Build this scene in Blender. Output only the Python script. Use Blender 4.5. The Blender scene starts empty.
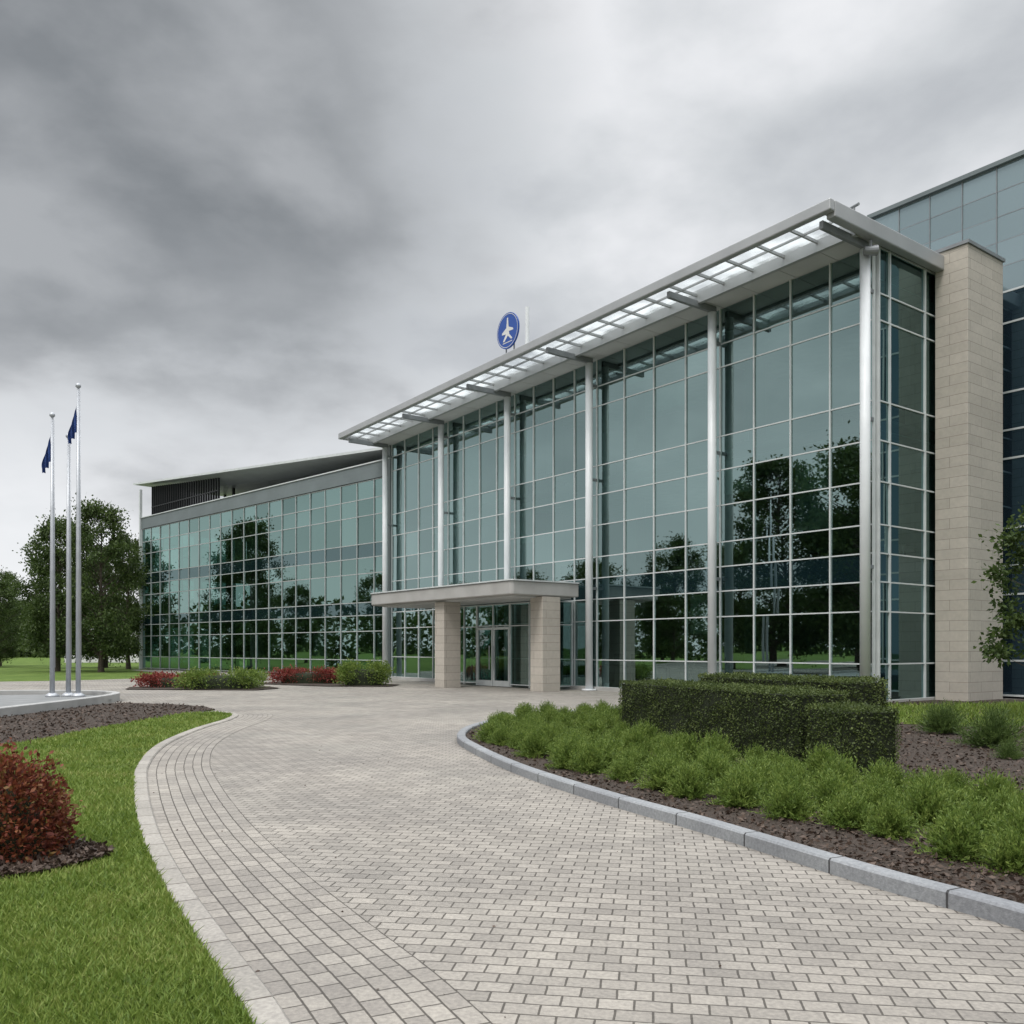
import bpy, bmesh, math, random
import numpy as np
from mathutils import Vector, Matrix
random.seed(7); rng=np.random.default_rng(7)
scene=bpy.context.scene
col=scene.collection

# ------------------------------------------------------------ helpers
def newmat(name):
    m=bpy.data.materials.new(name); m.use_nodes=True
    nt=m.node_tree; nt.nodes.clear()
    out=nt.nodes.new('ShaderNodeOutputMaterial')
    return m,nt,out
def N(nt,t,**kw):
    n=nt.nodes.new(t)
    for k,v in kw.items(): setattr(n,k,v)
    return n
def rgba(c): return (c[0],c[1],c[2],1)
def ramp(nt,fac,stops):
    r=N(nt,'ShaderNodeValToRGB')
    el=r.color_ramp.elements
    while len(el)<len(stops): el.new(0.5)
    for e,(p,c) in zip(el,stops): e.position=p; e.color=rgba(c)
    nt.links.new(fac,r.inputs[0]); return r.outputs[0]
def simple(name,c1,c2=None,scale=3,rough=.6,metal=0,bump=0,bscale=40,spec=.5):
    m,nt,out=newmat(name)
    b=N(nt,'ShaderNodeBsdfPrincipled'); b.inputs['Roughness'].default_value=rough
    b.inputs['Metallic'].default_value=metal
    b.inputs['Specular IOR Level'].default_value=spec
    tc=N(nt,'ShaderNodeTexCoord')
    n=N(nt,'ShaderNodeTexNoise'); n.inputs['Scale'].default_value=scale; n.inputs['Detail'].default_value=6
    nt.links.new(tc.outputs['Object'],n.inputs['Vector'])
    c2=c2 or tuple(x*.8 for x in c1)
    nt.links.new(ramp(nt,n.outputs['Fac'],[(.3,c2),(.7,c1)]),b.inputs['Base Color'])
    if bump:
        n2=N(nt,'ShaderNodeTexNoise'); n2.inputs['Scale'].default_value=bscale; n2.inputs['Detail'].default_value=5
        nt.links.new(tc.outputs['Object'],n2.inputs['Vector'])
        bp=N(nt,'ShaderNodeBump'); bp.inputs['Strength'].default_value=bump; bp.inputs['Distance'].default_value=.02
        nt.links.new(n2.outputs['Fac'],bp.inputs['Height']); nt.links.new(bp.outputs[0],b.inputs['Normal'])
    nt.links.new(b.outputs[0],out.inputs[0]); return m
def leafmat(name,stops,scale=1.2,rough=.55,trans=.25):
    m,nt,out=newmat(name)
    g=N(nt,'ShaderNodeNewGeometry'); tc=N(nt,'ShaderNodeTexCoord')
    n=N(nt,'ShaderNodeTexNoise'); n.inputs['Scale'].default_value=scale; n.inputs['Detail'].default_value=3
    nt.links.new(tc.outputs['Object'],n.inputs['Vector'])
    a=N(nt,'ShaderNodeMath',operation='MULTIPLY'); a.inputs[1].default_value=.55
    nt.links.new(g.outputs['Random Per Island'],a.inputs[0])
    b=N(nt,'ShaderNodeMath',operation='MULTIPLY_ADD'); b.inputs[1].default_value=.9
    nt.links.new(n.outputs['Fac'],b.inputs[0]); nt.links.new(a.outputs[0],b.inputs[2])
    s=N(nt,'ShaderNodeMath',operation='SUBTRACT'); s.inputs[1].default_value=.22
    nt.links.new(b.outputs[0],s.inputs[0])
    c=ramp(nt,s.outputs[0],stops)
    p=N(nt,'ShaderNodeBsdfPrincipled'); p.inputs['Roughness'].default_value=rough
    p.inputs['Specular IOR Level'].default_value=.3
    nt.links.new(c,p.inputs['Base Color'])
    t=N(nt,'ShaderNodeBsdfTranslucent'); nt.links.new(c,t.inputs['Color'])
    mx=N(nt,'ShaderNodeMixShader'); mx.inputs[0].default_value=trans
    nt.links.new(p.outputs[0],mx.inputs[1]); nt.links.new(t.outputs[0],mx.inputs[2])
    nt.links.new(mx.outputs[0],out.inputs[0]); return m

def empty(name,loc=(0,0,0),rot=0):
    e=bpy.data.objects.new(name,None); e.location=loc; e.rotation_euler=(0,0,rot); col.objects.link(e); return e
def link(me,name,mat,parent=None):
    o=bpy.data.objects.new(name,me); col.objects.link(o)
    if mat:
        if not me.materials: me.materials.append(mat)
    if parent: o.parent=parent
    return o
class MB:
    def __init__(s): s.v=[]; s.f=[]
    def box(s,x0,x1,y0,y1,z0,z1,slope=0):
        b=len(s.v)
        for z in (z0,z1):
            for (x,y) in ((x0,y0),(x1,y0),(x1,y1),(x0,y1)):
                s.v.append((x,y,z+slope*x))
        for f in ((0,3,2,1),(4,5,6,7),(0,1,5,4),(1,2,6,5),(2,3,7,6),(3,0,4,7)):
            s.f.append(tuple(b+i for i in f))
    def quad(s,*p):
        b=len(s.v); s.v+=list(p); s.f.append(tuple(range(b,b+len(p))))
    def prism(s,pts,z0,z1):
        b=len(s.v); n=len(pts)
        s.v+=[(p[0],p[1],z0) for p in pts]+[(p[0],p[1],z1) for p in pts]
        s.f.append(tuple(b+i for i in reversed(range(n)))); s.f.append(tuple(b+n+i for i in range(n)))
        for i in range(n):
            j=(i+1)%n; s.f.append((b+i,b+j,b+n+j,b+n+i))
    def tube(s,pts,rad,seg=10):
        b=len(s.v); pts=[Vector(p) for p in pts]
        for i,p in enumerate(pts):
            d=(pts[min(i+1,len(pts)-1)]-pts[max(i-1,0)]).normalized()
            a=d.orthogonal().normalized() if abs(d.z)<.9 else Vector((1,0,0))-d*d.x
            a.normalize(); c=d.cross(a)
            for k in range(seg):
                t=2*math.pi*k/seg; q=p+(a*math.cos(t)+c*math.sin(t))*rad[i]; s.v.append(tuple(q))
        for i in range(len(pts)-1):
            for k in range(seg):
                k2=(k+1)%seg
                s.f.append((b+i*seg+k,b+i*seg+k2,b+(i+1)*seg+k2,b+(i+1)*seg+k))
        s.f.append(tuple(b+k for k in reversed(range(seg))))
        s.f.append(tuple(b+(len(pts)-1)*seg+k for k in range(seg)))
    def obj(s,name,mat,parent=None,bevel=0,smooth=False):
        me=bpy.data.meshes.new(name); me.from_pydata(s.v,[],s.f); me.update()
        o=link(me,name,mat,parent)
        if bevel:
            m=o.modifiers.new('bevel','BEVEL'); m.width=bevel; m.segments=2; m.limit_method='ANGLE'
        if smooth:
            for p in me.polygons: p.use_smooth=len(p.vertices)==4
        return o
def npmesh(name,V,F):
    me=bpy.data.meshes.new(name); k=F.shape[1]
    me.vertices.add(len(V)); me.vertices.foreach_set('co',V.astype(np.float32).ravel())
    me.loops.add(F.size); me.loops.foreach_set('vertex_index',F.astype(np.int32).ravel())
    me.polygons.add(len(F)); me.polygons.foreach_set('loop_start',np.arange(0,F.size,k,dtype=np.int32))
    me.polygons.foreach_set('loop_total',np.full(len(F),k,dtype=np.int32))
    me.update(calc_edges=True); return me
def leaves(name,P,D,size,w=.45):
    n=len(P); D=D/np.linalg.norm(D,axis=1,keepdims=True)
    R=rng.normal(size=(n,3)); T=np.cross(D,R); T/=np.linalg.norm(T,axis=1,keepdims=True)+1e-9
    s=np.asarray(size).reshape(-1,1)*np.ones((n,1))
    V=np.stack([P,P+D*s*.5+T*s*w*.5,P+D*s,P+D*s*.5-T*s*w*.5],1).reshape(-1,3)
    F=np.arange(4*n).reshape(n,4)
    return npmesh(name,V,F)
def unit(n):
    v=rng.normal(size=(n,3)); return v/np.linalg.norm(v,axis=1,keepdims=True)
def catmull(pts,k=10):
    P=[pts[0]]+list(pts)+[pts[-1]]; out=[]
    P=[np.array(p,float) for p in P]
    for i in range(1,len(P)-2):
        for j in range(k):
            t=j/k
            out.append(.5*((2*P[i])+(-P[i-1]+P[i+1])*t+(2*P[i-1]-5*P[i]+4*P[i+1]-P[i+2])*t*t+(-P[i-1]+3*P[i]-3*P[i+1]+P[i+2])*t**3))
    out.append(P[-2]); return np.array(out)
def offs(path):
    d=np.gradient(path,axis=0); d/=np.linalg.norm(d,axis=1,keepdims=True)
    return np.stack([d[:,1],-d[:,0]],1)
def strip(name,path,a,b,z,mat,z1=None,parent=None):
    n=offs(path)
    s=np.concatenate([[0],np.cumsum(np.linalg.norm(np.diff(path,axis=0),axis=1))])
    bm=bmesh.new(); uv=bm.loops.layers.uv.new('UVMap')
    c=.015
    if z1 is None: prof=[(a,z),(b,z)]
    else: prof=[(a,z),(a,z1-c),(a+c,z1),(b-c,z1),(b,z1-c),(b,z)]
    rows=[]
    for i in range(len(path)):
        rows.append([bm.verts.new((*(path[i]+n[i]*o),zz)) for o,zz in prof])
    acc=[0]
    for k in range(1,len(prof)): acc.append(acc[-1]+math.hypot(prof[k][0]-prof[k-1][0],prof[k][1]-prof[k-1][1]))
    for i in range(len(path)-1):
        for k in range(len(prof)-1):
            f=bm.faces.new((rows[i][k],rows[i][k+1],rows[i+1][k+1],rows[i+1][k]))
            for l,(u,v) in zip(f.loops,((s[i],acc[k]),(s[i],acc[k+1]),(s[i+1],acc[k+1]),(s[i+1],acc[k]))): l[uv].uv=(u,v)
    bmesh.ops.recalc_face_normals(bm,faces=bm.faces)
    if z1 is None:
        for f in bm.faces:
            if f.normal.z<0: f.normal_flip()
    me=bpy.data.meshes.new(name); bm.to_mesh(me); bm.free()
    return link(me,name,mat,parent)
def poly(name,pts,z,mat,parent=None):
    bm=bmesh.new(); f=bm.faces.new([bm.verts.new((p[0],p[1],z)) for p in pts])
    f.normal_update()
    if f.normal.z<0: f.normal_flip()
    bmesh.ops.triangulate(bm,faces=bm.faces)
    me=bpy.data.meshes.new(name); bm.to_mesh(me); bm.free(); return link(me,name,mat,parent)
def inside(px,py,poly_):
    c=np.zeros(len(px),bool); n=len(poly_); j=n-1
    for i in range(n):
        xi,yi=poly_[i][0],poly_[i][1]; xj,yj=poly_[j][0],poly_[j][1]
        if yi!=yj:
            m=((yi>py)!=(yj>py))&(px<(xj-xi)*(py-yi)/(yj-yi)+xi); c^=m
        j=i
    return c

# ------------------------------------------------------------ materials
def glassmat(name,tint,trans,base,fr=1.0,rough=.012,dark=None,var=.24):
    m,nt,out=newmat(name)
    tc=N(nt,'ShaderNodeTexCoord')
    n=N(nt,'ShaderNodeTexNoise'); n.inputs['Scale'].default_value=.55; n.inputs['Detail'].default_value=1
    nt.links.new(tc.outputs['Object'],n.inputs['Vector'])
    bp=N(nt,'ShaderNodeBump'); bp.inputs['Strength'].default_value=.16; bp.inputs['Distance'].default_value=.02
    nt.links.new(n.outputs['Fac'],bp.inputs['Height'])
    g=N(nt,'ShaderNodeBsdfGlossy'); g.inputs['Roughness'].default_value=rough
    ge=N(nt,'ShaderNodeNewGeometry')
    nt.links.new(ramp(nt,ge.outputs['Random Per Island'],[(0,tuple(x*(1-var) for x in tint)),(1,tuple(min(1,x*1.08) for x in tint))]),g.inputs['Color'])
    nt.links.new(bp.outputs[0],g.inputs['Normal'])
    if dark: 
        t=N(nt,'ShaderNodeBsdfDiffuse'); t.inputs['Color'].default_value=rgba(dark)
    else:
        t=N(nt,'ShaderNodeBsdfTransparent'); t.inputs['Color'].default_value=rgba(trans)
    f=N(nt,'ShaderNodeFresnel'); f.inputs['IOR'].default_value=1.5
    ma=N(nt,'ShaderNodeMath',operation='MULTIPLY_ADD'); ma.inputs[1].default_value=fr; ma.inputs[2].default_value=base
    ma.use_clamp=True
    nt.links.new(f.outputs[0],ma.inputs[0])
    mx=N(nt,'ShaderNodeMixShader'); nt.links.new(ma.outputs[0],mx.inputs[0])
    nt.links.new(t.outputs[0],mx.inputs[1]); nt.links.new(g.outputs[0],mx.inputs[2])
    nt.links.new(mx.outputs[0],out.inputs[0]); return m
M_glass=glassmat('facade_glass',(.57,.77,.75),(.26,.44,.41),.37)
M_glassR=glassmat('return_glass',(.46,.68,.68),(.20,.36,.35),.24)
M_glass2=glassmat('wing_glass',(.53,.77,.72),(.20,.36,.33),.37)
M_door=glassmat('door_glass',(.75,.9,.88),(.55,.74,.70),.12)
M_towerTop=glassmat('tower_panel_glass',(.55,.66,.69),None,.30,dark=(.17,.225,.24),rough=.10)
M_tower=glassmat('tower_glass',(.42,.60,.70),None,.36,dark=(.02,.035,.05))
M_spandrel=glassmat('spandrel_glass',(.46,.64,.64),None,.24,dark=(.006,.016,.02))
M_frame=simple('aluminium_frame',(.62,.65,.65),(.53,.56,.56),rough=.4,metal=.1)
M_frame2=simple('wing_frame',(.42,.45,.45),(.35,.38,.38),rough=.4,metal=.1)
M_steel=simple('painted_steel',(.72,.745,.76),(.64,.665,.68),scale=1.5,rough=.4)
M_darksteel=simple('grey_steel',(.24,.255,.265),(.19,.20,.21),rough=.45,metal=.2)
M_fascia=simple('fascia_metal',(.40,.41,.415),(.34,.35,.355),scale=1,rough=.4,metal=.3)
M_soffit=simple('soffit_panel',(.55,.56,.56),(.47,.48,.48),scale=.8,rough=.7)
M_roof=simple('roof_membrane',(.16,.17,.175),scale=1,rough=.9)
M_parapet=simple('parapet_cladding',(.15,.18,.185),(.12,.145,.15),scale=.7,rough=.5)
M_black=simple('dark_joint',(.02,.022,.024),rough=.5)
M_int=simple('interior_wall',(.36,.36,.34),(.26,.26,.25),scale=.3,rough=.9)
M_ceil=simple('interior_ceiling',(.66,.66,.64),rough=.9)
M_floor=simple('interior_floor',(.20,.19,.18),rough=.6)
M_blind=simple('window_blind',(.62,.62,.58),rough=.8)
M_conc=simple('canopy_concrete',(.42,.415,.40),(.33,.325,.31),scale=1.2,rough=.8,bump=.2,bscale=25)
M_mulch=simple('bark_mulch',(.065,.046,.034),(.027,.02,.015),scale=45,rough=.95,bump=1,bscale=60)
M_bark=simple('tree_bark',(.10,.08,.06),(.05,.04,.03),scale=12,rough=.9,bump=.6,bscale=20)
M_white=simple('white_render',(.66,.66,.65),(.58,.58,.57),scale=.8,rough=.7)
M_wallk=simple('wall_concrete',(.42,.42,.41),(.33,.33,.32),scale=2,rough=.85,bump=.3)
M_blue=simple('sign_blue',(.012,.07,.33),(.012,.06,.29),rough=.35)
M_flag=simple('flag_cloth',(.014,.05,.2),(.01,.03,.12),scale=6,rough=.8)
M_chrome=simple('pole_metal',(.50,.52,.55),(.40,.42,.45),rough=.4,metal=.3)
M_lightpave=simple('pale_paving',(.24,.245,.245),(.18,.185,.185),scale=2,rough=.85)

m,nt,out=newmat('canopy_glazing')
t=N(nt,'ShaderNodeBsdfTransparent'); t.inputs[0].default_value=(.93,.96,.96,1)
tr=N(nt,'ShaderNodeBsdfTranslucent'); tr.inputs[0].default_value=(.75,.8,.8,1)
gl=N(nt,'ShaderNodeBsdfGlossy'); gl.inputs['Roughness'].default_value=.05
tc=N(nt,'ShaderNodeTexCoord'); nz=N(nt,'ShaderNodeTexNoise'); nz.inputs['Scale'].default_value=1.3
nt.links.new(tc.outputs['Object'],nz.inputs['Vector'])
mr=N(nt,'ShaderNodeMapRange'); mr.inputs['From Min'].default_value=.35; mr.inputs['From Max'].default_value=.65
mr.inputs['To Min'].default_value=.05; mr.inputs['To Max'].default_value=.5
nt.links.new(nz.outputs['Fac'],mr.inputs['Value'])
a=N(nt,'ShaderNodeMixShader'); nt.links.new(mr.outputs[0],a.inputs[0])
nt.links.new(t.outputs[0],a.inputs[1]); nt.links.new(tr.outputs[0],a.inputs[2])
b=N(nt,'ShaderNodeMixShader'); b.inputs[0].default_value=.06
nt.links.new(a.outputs[0],b.inputs[1]); nt.links.new(gl.outputs[0],b.inputs[2]); nt.links.new(b.outputs[0],out.inputs[0])
M_frost=m

def brickmat(name,c1,c2,mortar,bw,rh,ms,coord='Object',rot=(0,0,0),rough=.85,bump=.5,vary=.3,wall=False,offset=.5,gscale=40,gam=.3,wob=.012,moss=False):
    m,nt,out=newmat(name)
    tc=N(nt,'ShaderNodeTexCoord'); mp=N(nt,'ShaderNodeMapping'); mp.inputs['Rotation'].default_value=rot
    nt.links.new(tc.outputs[coord],mp.inputs['Vector']); vec=mp.outputs[0]
    if wall:
        sp=N(nt,'ShaderNodeSeparateXYZ'); nt.links.new(vec,sp.inputs[0])
        ad=N(nt,'ShaderNodeMath',operation='ADD'); nt.links.new(sp.outputs[0],ad.inputs[0]); nt.links.new(sp.outputs[1],ad.inputs[1])
        cb=N(nt,'ShaderNodeCombineXYZ'); nt.links.new(ad.outputs[0],cb.inputs[0]); nt.links.new(sp.outputs[2],cb.inputs[1]); vec=cb.outputs[0]
    wn=N(nt,'ShaderNodeTexNoise'); wn.inputs['Scale'].default_value=7; nt.links.new(vec,wn.inputs['Vector'])
    wm=N(nt,'ShaderNodeVectorMath',operation='MULTIPLY_ADD'); wm.inputs[1].default_value=(wob,wob,0) if not wall else (0,0,0)
    nt.links.new(wn.outputs['Color'],wm.inputs[0]); nt.links.new(vec,wm.inputs[2])
    br=N(nt,'ShaderNodeTexBrick'); br.offset=offset
    br.inputs['Scale'].default_value=1; br.inputs['Brick Width'].default_value=bw; br.inputs['Row Height'].default_value=rh
    br.inputs['Mortar Size'].default_value=ms; br.inputs['Mortar Smooth'].default_value=.3; br.inputs['Bias'].default_value=0
    br.inputs['Color1'].default_value=rgba(c1); br.inputs['Color2'].default_value=rgba(c2); br.inputs['Mortar'].default_value=rgba(mortar)
    nt.links.new(wm.outputs[0],br.inputs['Vector'])
    c=br.outputs['Color']
    for sc,am in ((.35,vary),(1.7,vary*.6),(gscale,gam)):
        n=N(nt,'ShaderNodeTexNoise'); n.inputs['Scale'].default_value=sc; n.inputs['Detail'].default_value=5
        nt.links.new(tc.outputs['Object'],n.inputs['Vector'])
        r=ramp(nt,n.outputs['Fac'],[(.3,(1-am,1-am,1-am*.95)),(.7,(1.0,1.0,1.0))])
        x=N(nt,'ShaderNodeMix',data_type='RGBA',blend_type='MULTIPLY'); x.inputs[0].default_value=1
        nt.links.new(c,x.inputs[6]); nt.links.new(r,x.inputs[7]); c=x.outputs[2]
    p=N(nt,'ShaderNodeBsdfPrincipled'); p.inputs['Roughness'].default_value=rough; p.inputs['Specular IOR Level'].default_value=.35
    nt.links.new(c,p.inputs['Base Color'])
    if moss:
        n=N(nt,'ShaderNodeTexNoise'); n.inputs['Scale'].default_value=.5; n.inputs['Detail'].default_value=7
        nt.links.new(tc.outputs['Object'],n.inputs['Vector'])
        q=N(nt,'ShaderNodeMapRange'); q.inputs['From Min'].default_value=.35; q.inputs['From Max'].default_value=.65
        q.inputs['To Min'].default_value=.5; q.inputs['To Max'].default_value=.9
        nt.links.new(n.outputs['Fac'],q.inputs['Value']); nt.links.new(q.outputs[0],p.inputs['Roughness'])
    inv=N(nt,'ShaderNodeMath',operation='MULTIPLY_ADD'); inv.inputs[1].default_value=-1; 
    nt.links.new(br.outputs['Fac'],inv.inputs[0]); 
    gn=N(nt,'ShaderNodeTexNoise'); gn.inputs['Scale'].default_value=90; nt.links.new(tc.outputs['Object'],gn.inputs['Vector'])
    nt.links.new(gn.outputs['Fac'],inv.inputs[2])
    bp=N(nt,'ShaderNodeBump'); bp.inputs['Strength'].default_value=bump; bp.inputs['Distance'].default_value=.008
    nt.links.new(inv.outputs[0],bp.inputs['Height']); nt.links.new(bp.outputs[0],p.inputs['Normal'])
    nt.links.new(p.outputs[0],out.inputs[0]); return m
M_pave=brickmat('block_paving',(.475,.437,.378),(.35,.322,.28),(.125,.112,.094),.165,.118,.0062,rot=(0,0,math.radians(9)),gam=.30,vary=.27,moss=True)
M_pave_b=brickmat('block_paving_border',(.475,.437,.378),(.36,.33,.288),(.12,.108,.09),.17,.112,.0062,coord='UV',gam=.30,vary=.27,moss=True)
M_kerb=brickmat('granite_kerb',(.38,.395,.40),(.33,.34,.35),(.08,.08,.08),.95,5,.01,coord='UV',vary=.25)
M_kerbL=brickmat('stone_edging',(.47,.44,.39),(.40,.375,.33),(.14,.12,.10),.45,5,.008,coord='UV',vary=.2)
M_stone=brickmat('limestone_block',(.54,.495,.43),(.48,.44,.38),(.26,.23,.20),1.35,.30,.007,wall=True,vary=.12,gscale=9,gam=.10,bump=.3)

def groundmat(name,cs,sc=1.0):
    m,nt,out=newmat(name)
    tc=N(nt,'ShaderNodeTexCoord')
    n1=N(nt,'ShaderNodeTexNoise'); n1.inputs['Scale'].default_value=.6*sc; n1.inputs['Detail'].default_value=8
    n2=N(nt,'ShaderNodeTexNoise'); n2.inputs['Scale'].default_value=60*sc; n2.inputs['Detail'].default_value=4
    for n in (n1,n2): nt.links.new(tc.outputs['Object'],n.inputs['Vector'])
    mm=N(nt,'ShaderNodeMath',operation='ADD'); nt.links.new(n1.outputs['Fac'],mm.inputs[0]); nt.links.new(n2.outputs['Fac'],mm.inputs[1])
    h=N(nt,'ShaderNodeMath',operation='MULTIPLY'); h.inputs[1].default_value=.5; nt.links.new(mm.outputs[0],h.inputs[0])
    p=N(nt,'ShaderNodeBsdfPrincipled'); p.inputs['Roughness'].default_value=.9; p.inputs['Specular IOR Level'].default_value=.1
    nt.links.new(ramp(nt,h.outputs[0],[(.38,cs[0]),(.5,cs[1]),(.62,cs[2])]),p.inputs['Base Color'])
    bp=N(nt,'ShaderNodeBump'); bp.inputs['Strength'].default_value=.8; bp.inputs['Distance'].default_value=.03
    nt.links.new(n2.outputs['Fac'],bp.inputs['Height']); nt.links.new(bp.outputs[0],p.inputs['Normal'])
    nt.links.new(p.outputs[0],out.inputs[0]); return m
M_ground=groundmat('grass_ground',((.06,.095,.024),(.10,.155,.035),(.14,.19,.05)))
M_lawn=groundmat('lawn_soil',((.07,.10,.022),(.11,.155,.032),(.17,.185,.06)))
M_grass=leafmat('grass_blades',[(0,(.06,.10,.018)),(.4,(.14,.215,.035)),(.72,(.22,.28,.06)),(1,(.34,.33,.13))],scale=1.3,trans=.35)
M_hedge=leafmat('hedge_leaves',[(0,(.022,.036,.010)),(.5,(.07,.10,.026)),(1,(.165,.205,.06))],scale=1.6)
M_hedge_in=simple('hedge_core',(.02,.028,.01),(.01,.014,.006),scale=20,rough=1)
M_shrub=leafmat('shrub_needles',[(0,(.04,.075,.014)),(.45,(.13,.20,.038)),(1,(.30,.37,.09))],scale=3,trans=.4)
M_tree=leafmat('tree_leaves',[(0,(.022,.042,.011)),(.5,(.055,.09,.022)),(1,(.11,.155,.04))],scale=.5,trans=.35)
M_red=leafmat('red_foliage',[(0,(.035,.02,.012)),(.35,(.13,.03,.02)),(.6,(.22,.065,.03)),(1,(.09,.12,.028))],scale=7)
M_redflower=leafmat('red_flowers',[(0,(.05,.03,.015)),(.5,(.22,.035,.03)),(.8,(.30,.08,.06)),(1,(.06,.09,.02))],scale=3)
M_chip=leafmat('bark_chips',[(0,(.022,.015,.011)),(.5,(.068,.046,.034)),(1,(.14,.10,.076))],scale=6,trans=0)

# ------------------------------------------------------------ ground and paving
poly('ground',[(-900,-600),(900,-600),(900,1500),(-900,1500)],-.012,M_ground)
kl=catmull([(-1.5,-9),(-.65,-4),(-.33,-.5),(-.38,1.6),(-.64,3.0),(-.97,3.83),(-1.58,4.93),(-2.28,6.21),(-3.13,7.91),(-4.10,10.1),(-4.97,12.3),(-5.70,14.85),(-6.1,17.56),(-6.25,20.0),(-6.6,21.6),(-7.3,22.3),(-7.9,22.0)],12)
kr=catmull([(8.5,-9),(6.6,-4),(5.0,0),(3.95,2.9),(2.92,5.1),(2.40,6.1),(1.64,7.83),(.91,9.35),(.10,11.34),(-.56,13.6),(-.93,15.5),(-.80,17.5),(-.1,19.6),(1.13,21.3),(2.7,22.6),(5.0,24.6),(7.0,27.3)],12)
poly('paving',[(-70,22),(-30,40),(-22,44),(-17.5,50),(-28,66),(-24,66),(4,60),(30,40),(30,-30),(-70,-30)],0,M_pave)
strip('paving_border',kl,.02,.80,.004,M_pave_b)
strip('kerb_edging',kl,-.14,.02,-.01,M_kerbL,z1=.03)
strip('kerb',kr,-.02,.13,-.01,M_kerb,z1=.11)
medge=[(-7.9,22.0),(-8.15,18),(-8.28,14.5),(-9.6,11),(-12.5,8)]
me_s=catmull(medge,8)
lawnP=[tuple(p) for p in kl+offs(kl)*-.13]+[tuple(p) for p in me_s]+[(-40,2),(-40,-9)]
poly('lawn',lawnP,.022,M_lawn)
mulchL=[tuple(p) for p in me_s][::-1]+[(-7.6,23.0),(-8.3,24.3),(-9.6,25.3),(-11.3,25.9),(-11.62,25),(-11.62,20),(-11.9,14),(-14,8)]
poly('mulch_bed',mulchL,.027,M_mulch)
bedP=[tuple(p) for p in kr+offs(kr)*.11]+[(9,28),(60,20),(60,-9)]
poly('mulch_bed',bedP,.06,M_mulch)
patchP=[(7.0,18.6),(9,17.6),(14,17),(24,14),(26,18),(16,25),(10.6,24.0),(8.0,24.2),(6.2,22)]
poly('lawn_patch',patchP,.07,M_lawn)

def chips(name,P_,n,box,z):
    x=rng.uniform(box[0],box[1],n); y=1/rng.uniform(1/box[3],1/box[2],n)
    k=inside(x,y,P_); x=x[k]; y=y[k]
    P=np.stack([x,y,np.full(len(x),z)+rng.uniform(0,.02,len(x))],1)
    D=unit(len(x)); D[:,2]*=.35
    return link(leaves(name,P,D,rng.uniform(.015,.045,len(x))*(1+y/18),.5),name,M_chip)
chips('bark_chips',bedP,110000,(-1.2,14,3.5,26),.062)
chips('bark_chips',mulchL,25000,(-14,-7,8,27),.03)
n=260; x=rng.uniform(-5,3,n); y=rng.uniform(3.5,18,n); k=~inside(x,y,bedP)&~inside(x,y,lawnP)
P=np.stack([x[k],y[k],np.full(k.sum(),.008)],1); D=unit(k.sum()); D[:,2]=abs(D[:,2])*.08
link(leaves('fallen_leaves',P,D,rng.uniform(.012,.03,k.sum()),.5),'fallen_leaves',M_chip)

def grass(name,P_,n,xr,yr,z,h=.05):
    x=rng.uniform(xr[0],xr[1],n); y=1/rng.uniform(1/yr[1],1/yr[0],n)
    k=inside(x,y,P_); x=x[k]; y=y[k]; n=len(x)
    hh=h*rng.uniform(.6,1.4,n)*(1+y/40); w=.0032*(1+y/5)
    a=rng.uniform(0,2*np.pi,n); lean=rng.normal(0,.6,(n,2))*hh[:,None]
    B=np.stack([x,y,np.full(n,z)],1); T=np.stack([np.cos(a)*w,np.sin(a)*w,np.zeros(n)],1)
    tip=B+np.stack([lean[:,0],lean[:,1],hh],1)
    V=np.stack([B-T,B+T,tip],1).reshape(-1,3); F=np.arange(3*n).reshape(n,3)
    return link(npmesh(name,V,F),name,M_grass)
grass('lawn_grass',lawnP,420000,(-10.5,-.5),(3.0,24),.022,h=.032)
grass('lawn_patch_grass',patchP,30000,(6,18),(13,25),.07,h=.07)

# ------------------------------------------------------------ MAIN BUILDING
ang=math.atan2(-.7987,.6017)
B=empty('glass_office_building',(9.73,24.8,0),ang)
CU=[0,5.41,11.35,16.5,21.7,27.05]; LEN=27.05; SL=.0245
ZS=[.12,1.15,2.62,3.45,4.25,5.05,6.25,7.4,8.5,10.75,11.5,12.78]
xs=[0.0]
for i in range(5):
    for j in range(1,5): xs.append(-(CU[i]+(CU[i+1]-CU[i])*j/4))
Y0=.42
def facade_x(g,fr,xs,zs,y,wmul=.022,hm=.019,span=None,spm=None,prob=.006,top=0,dep=.05):
    xs=sorted(xs); L=len(zs)-1
    zt=lambda j,x: zs[j]+(top*x if j==L else 0)
    for i in range(len(xs)-1):
        for j in range(L):
            e=[random.uniform(-prob,prob) for _ in range(3)]
            e4=e[0]+e[2]-e[1]
            tgt=spm if (span and j in span) else g
            tgt.quad((xs[i],y+e[0],zs[j]),(xs[i+1],y+e[1],zs[j]),(xs[i+1],y+e[2],zt(j+1,xs[i+1])),(xs[i],y+e4,zt(j+1,xs[i])))
    for x in xs: fr.box(x-wmul,x+wmul,y-dep,y+.06,zs[0]-.1,zt(L,x)+.01)
    for j,z in enumerate(zs):
        if top and j==L: continue
        fr.box(xs[0]+.001,xs[-1]-.001,y-dep+.025,y+.04,z-hm,z+hm)
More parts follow.
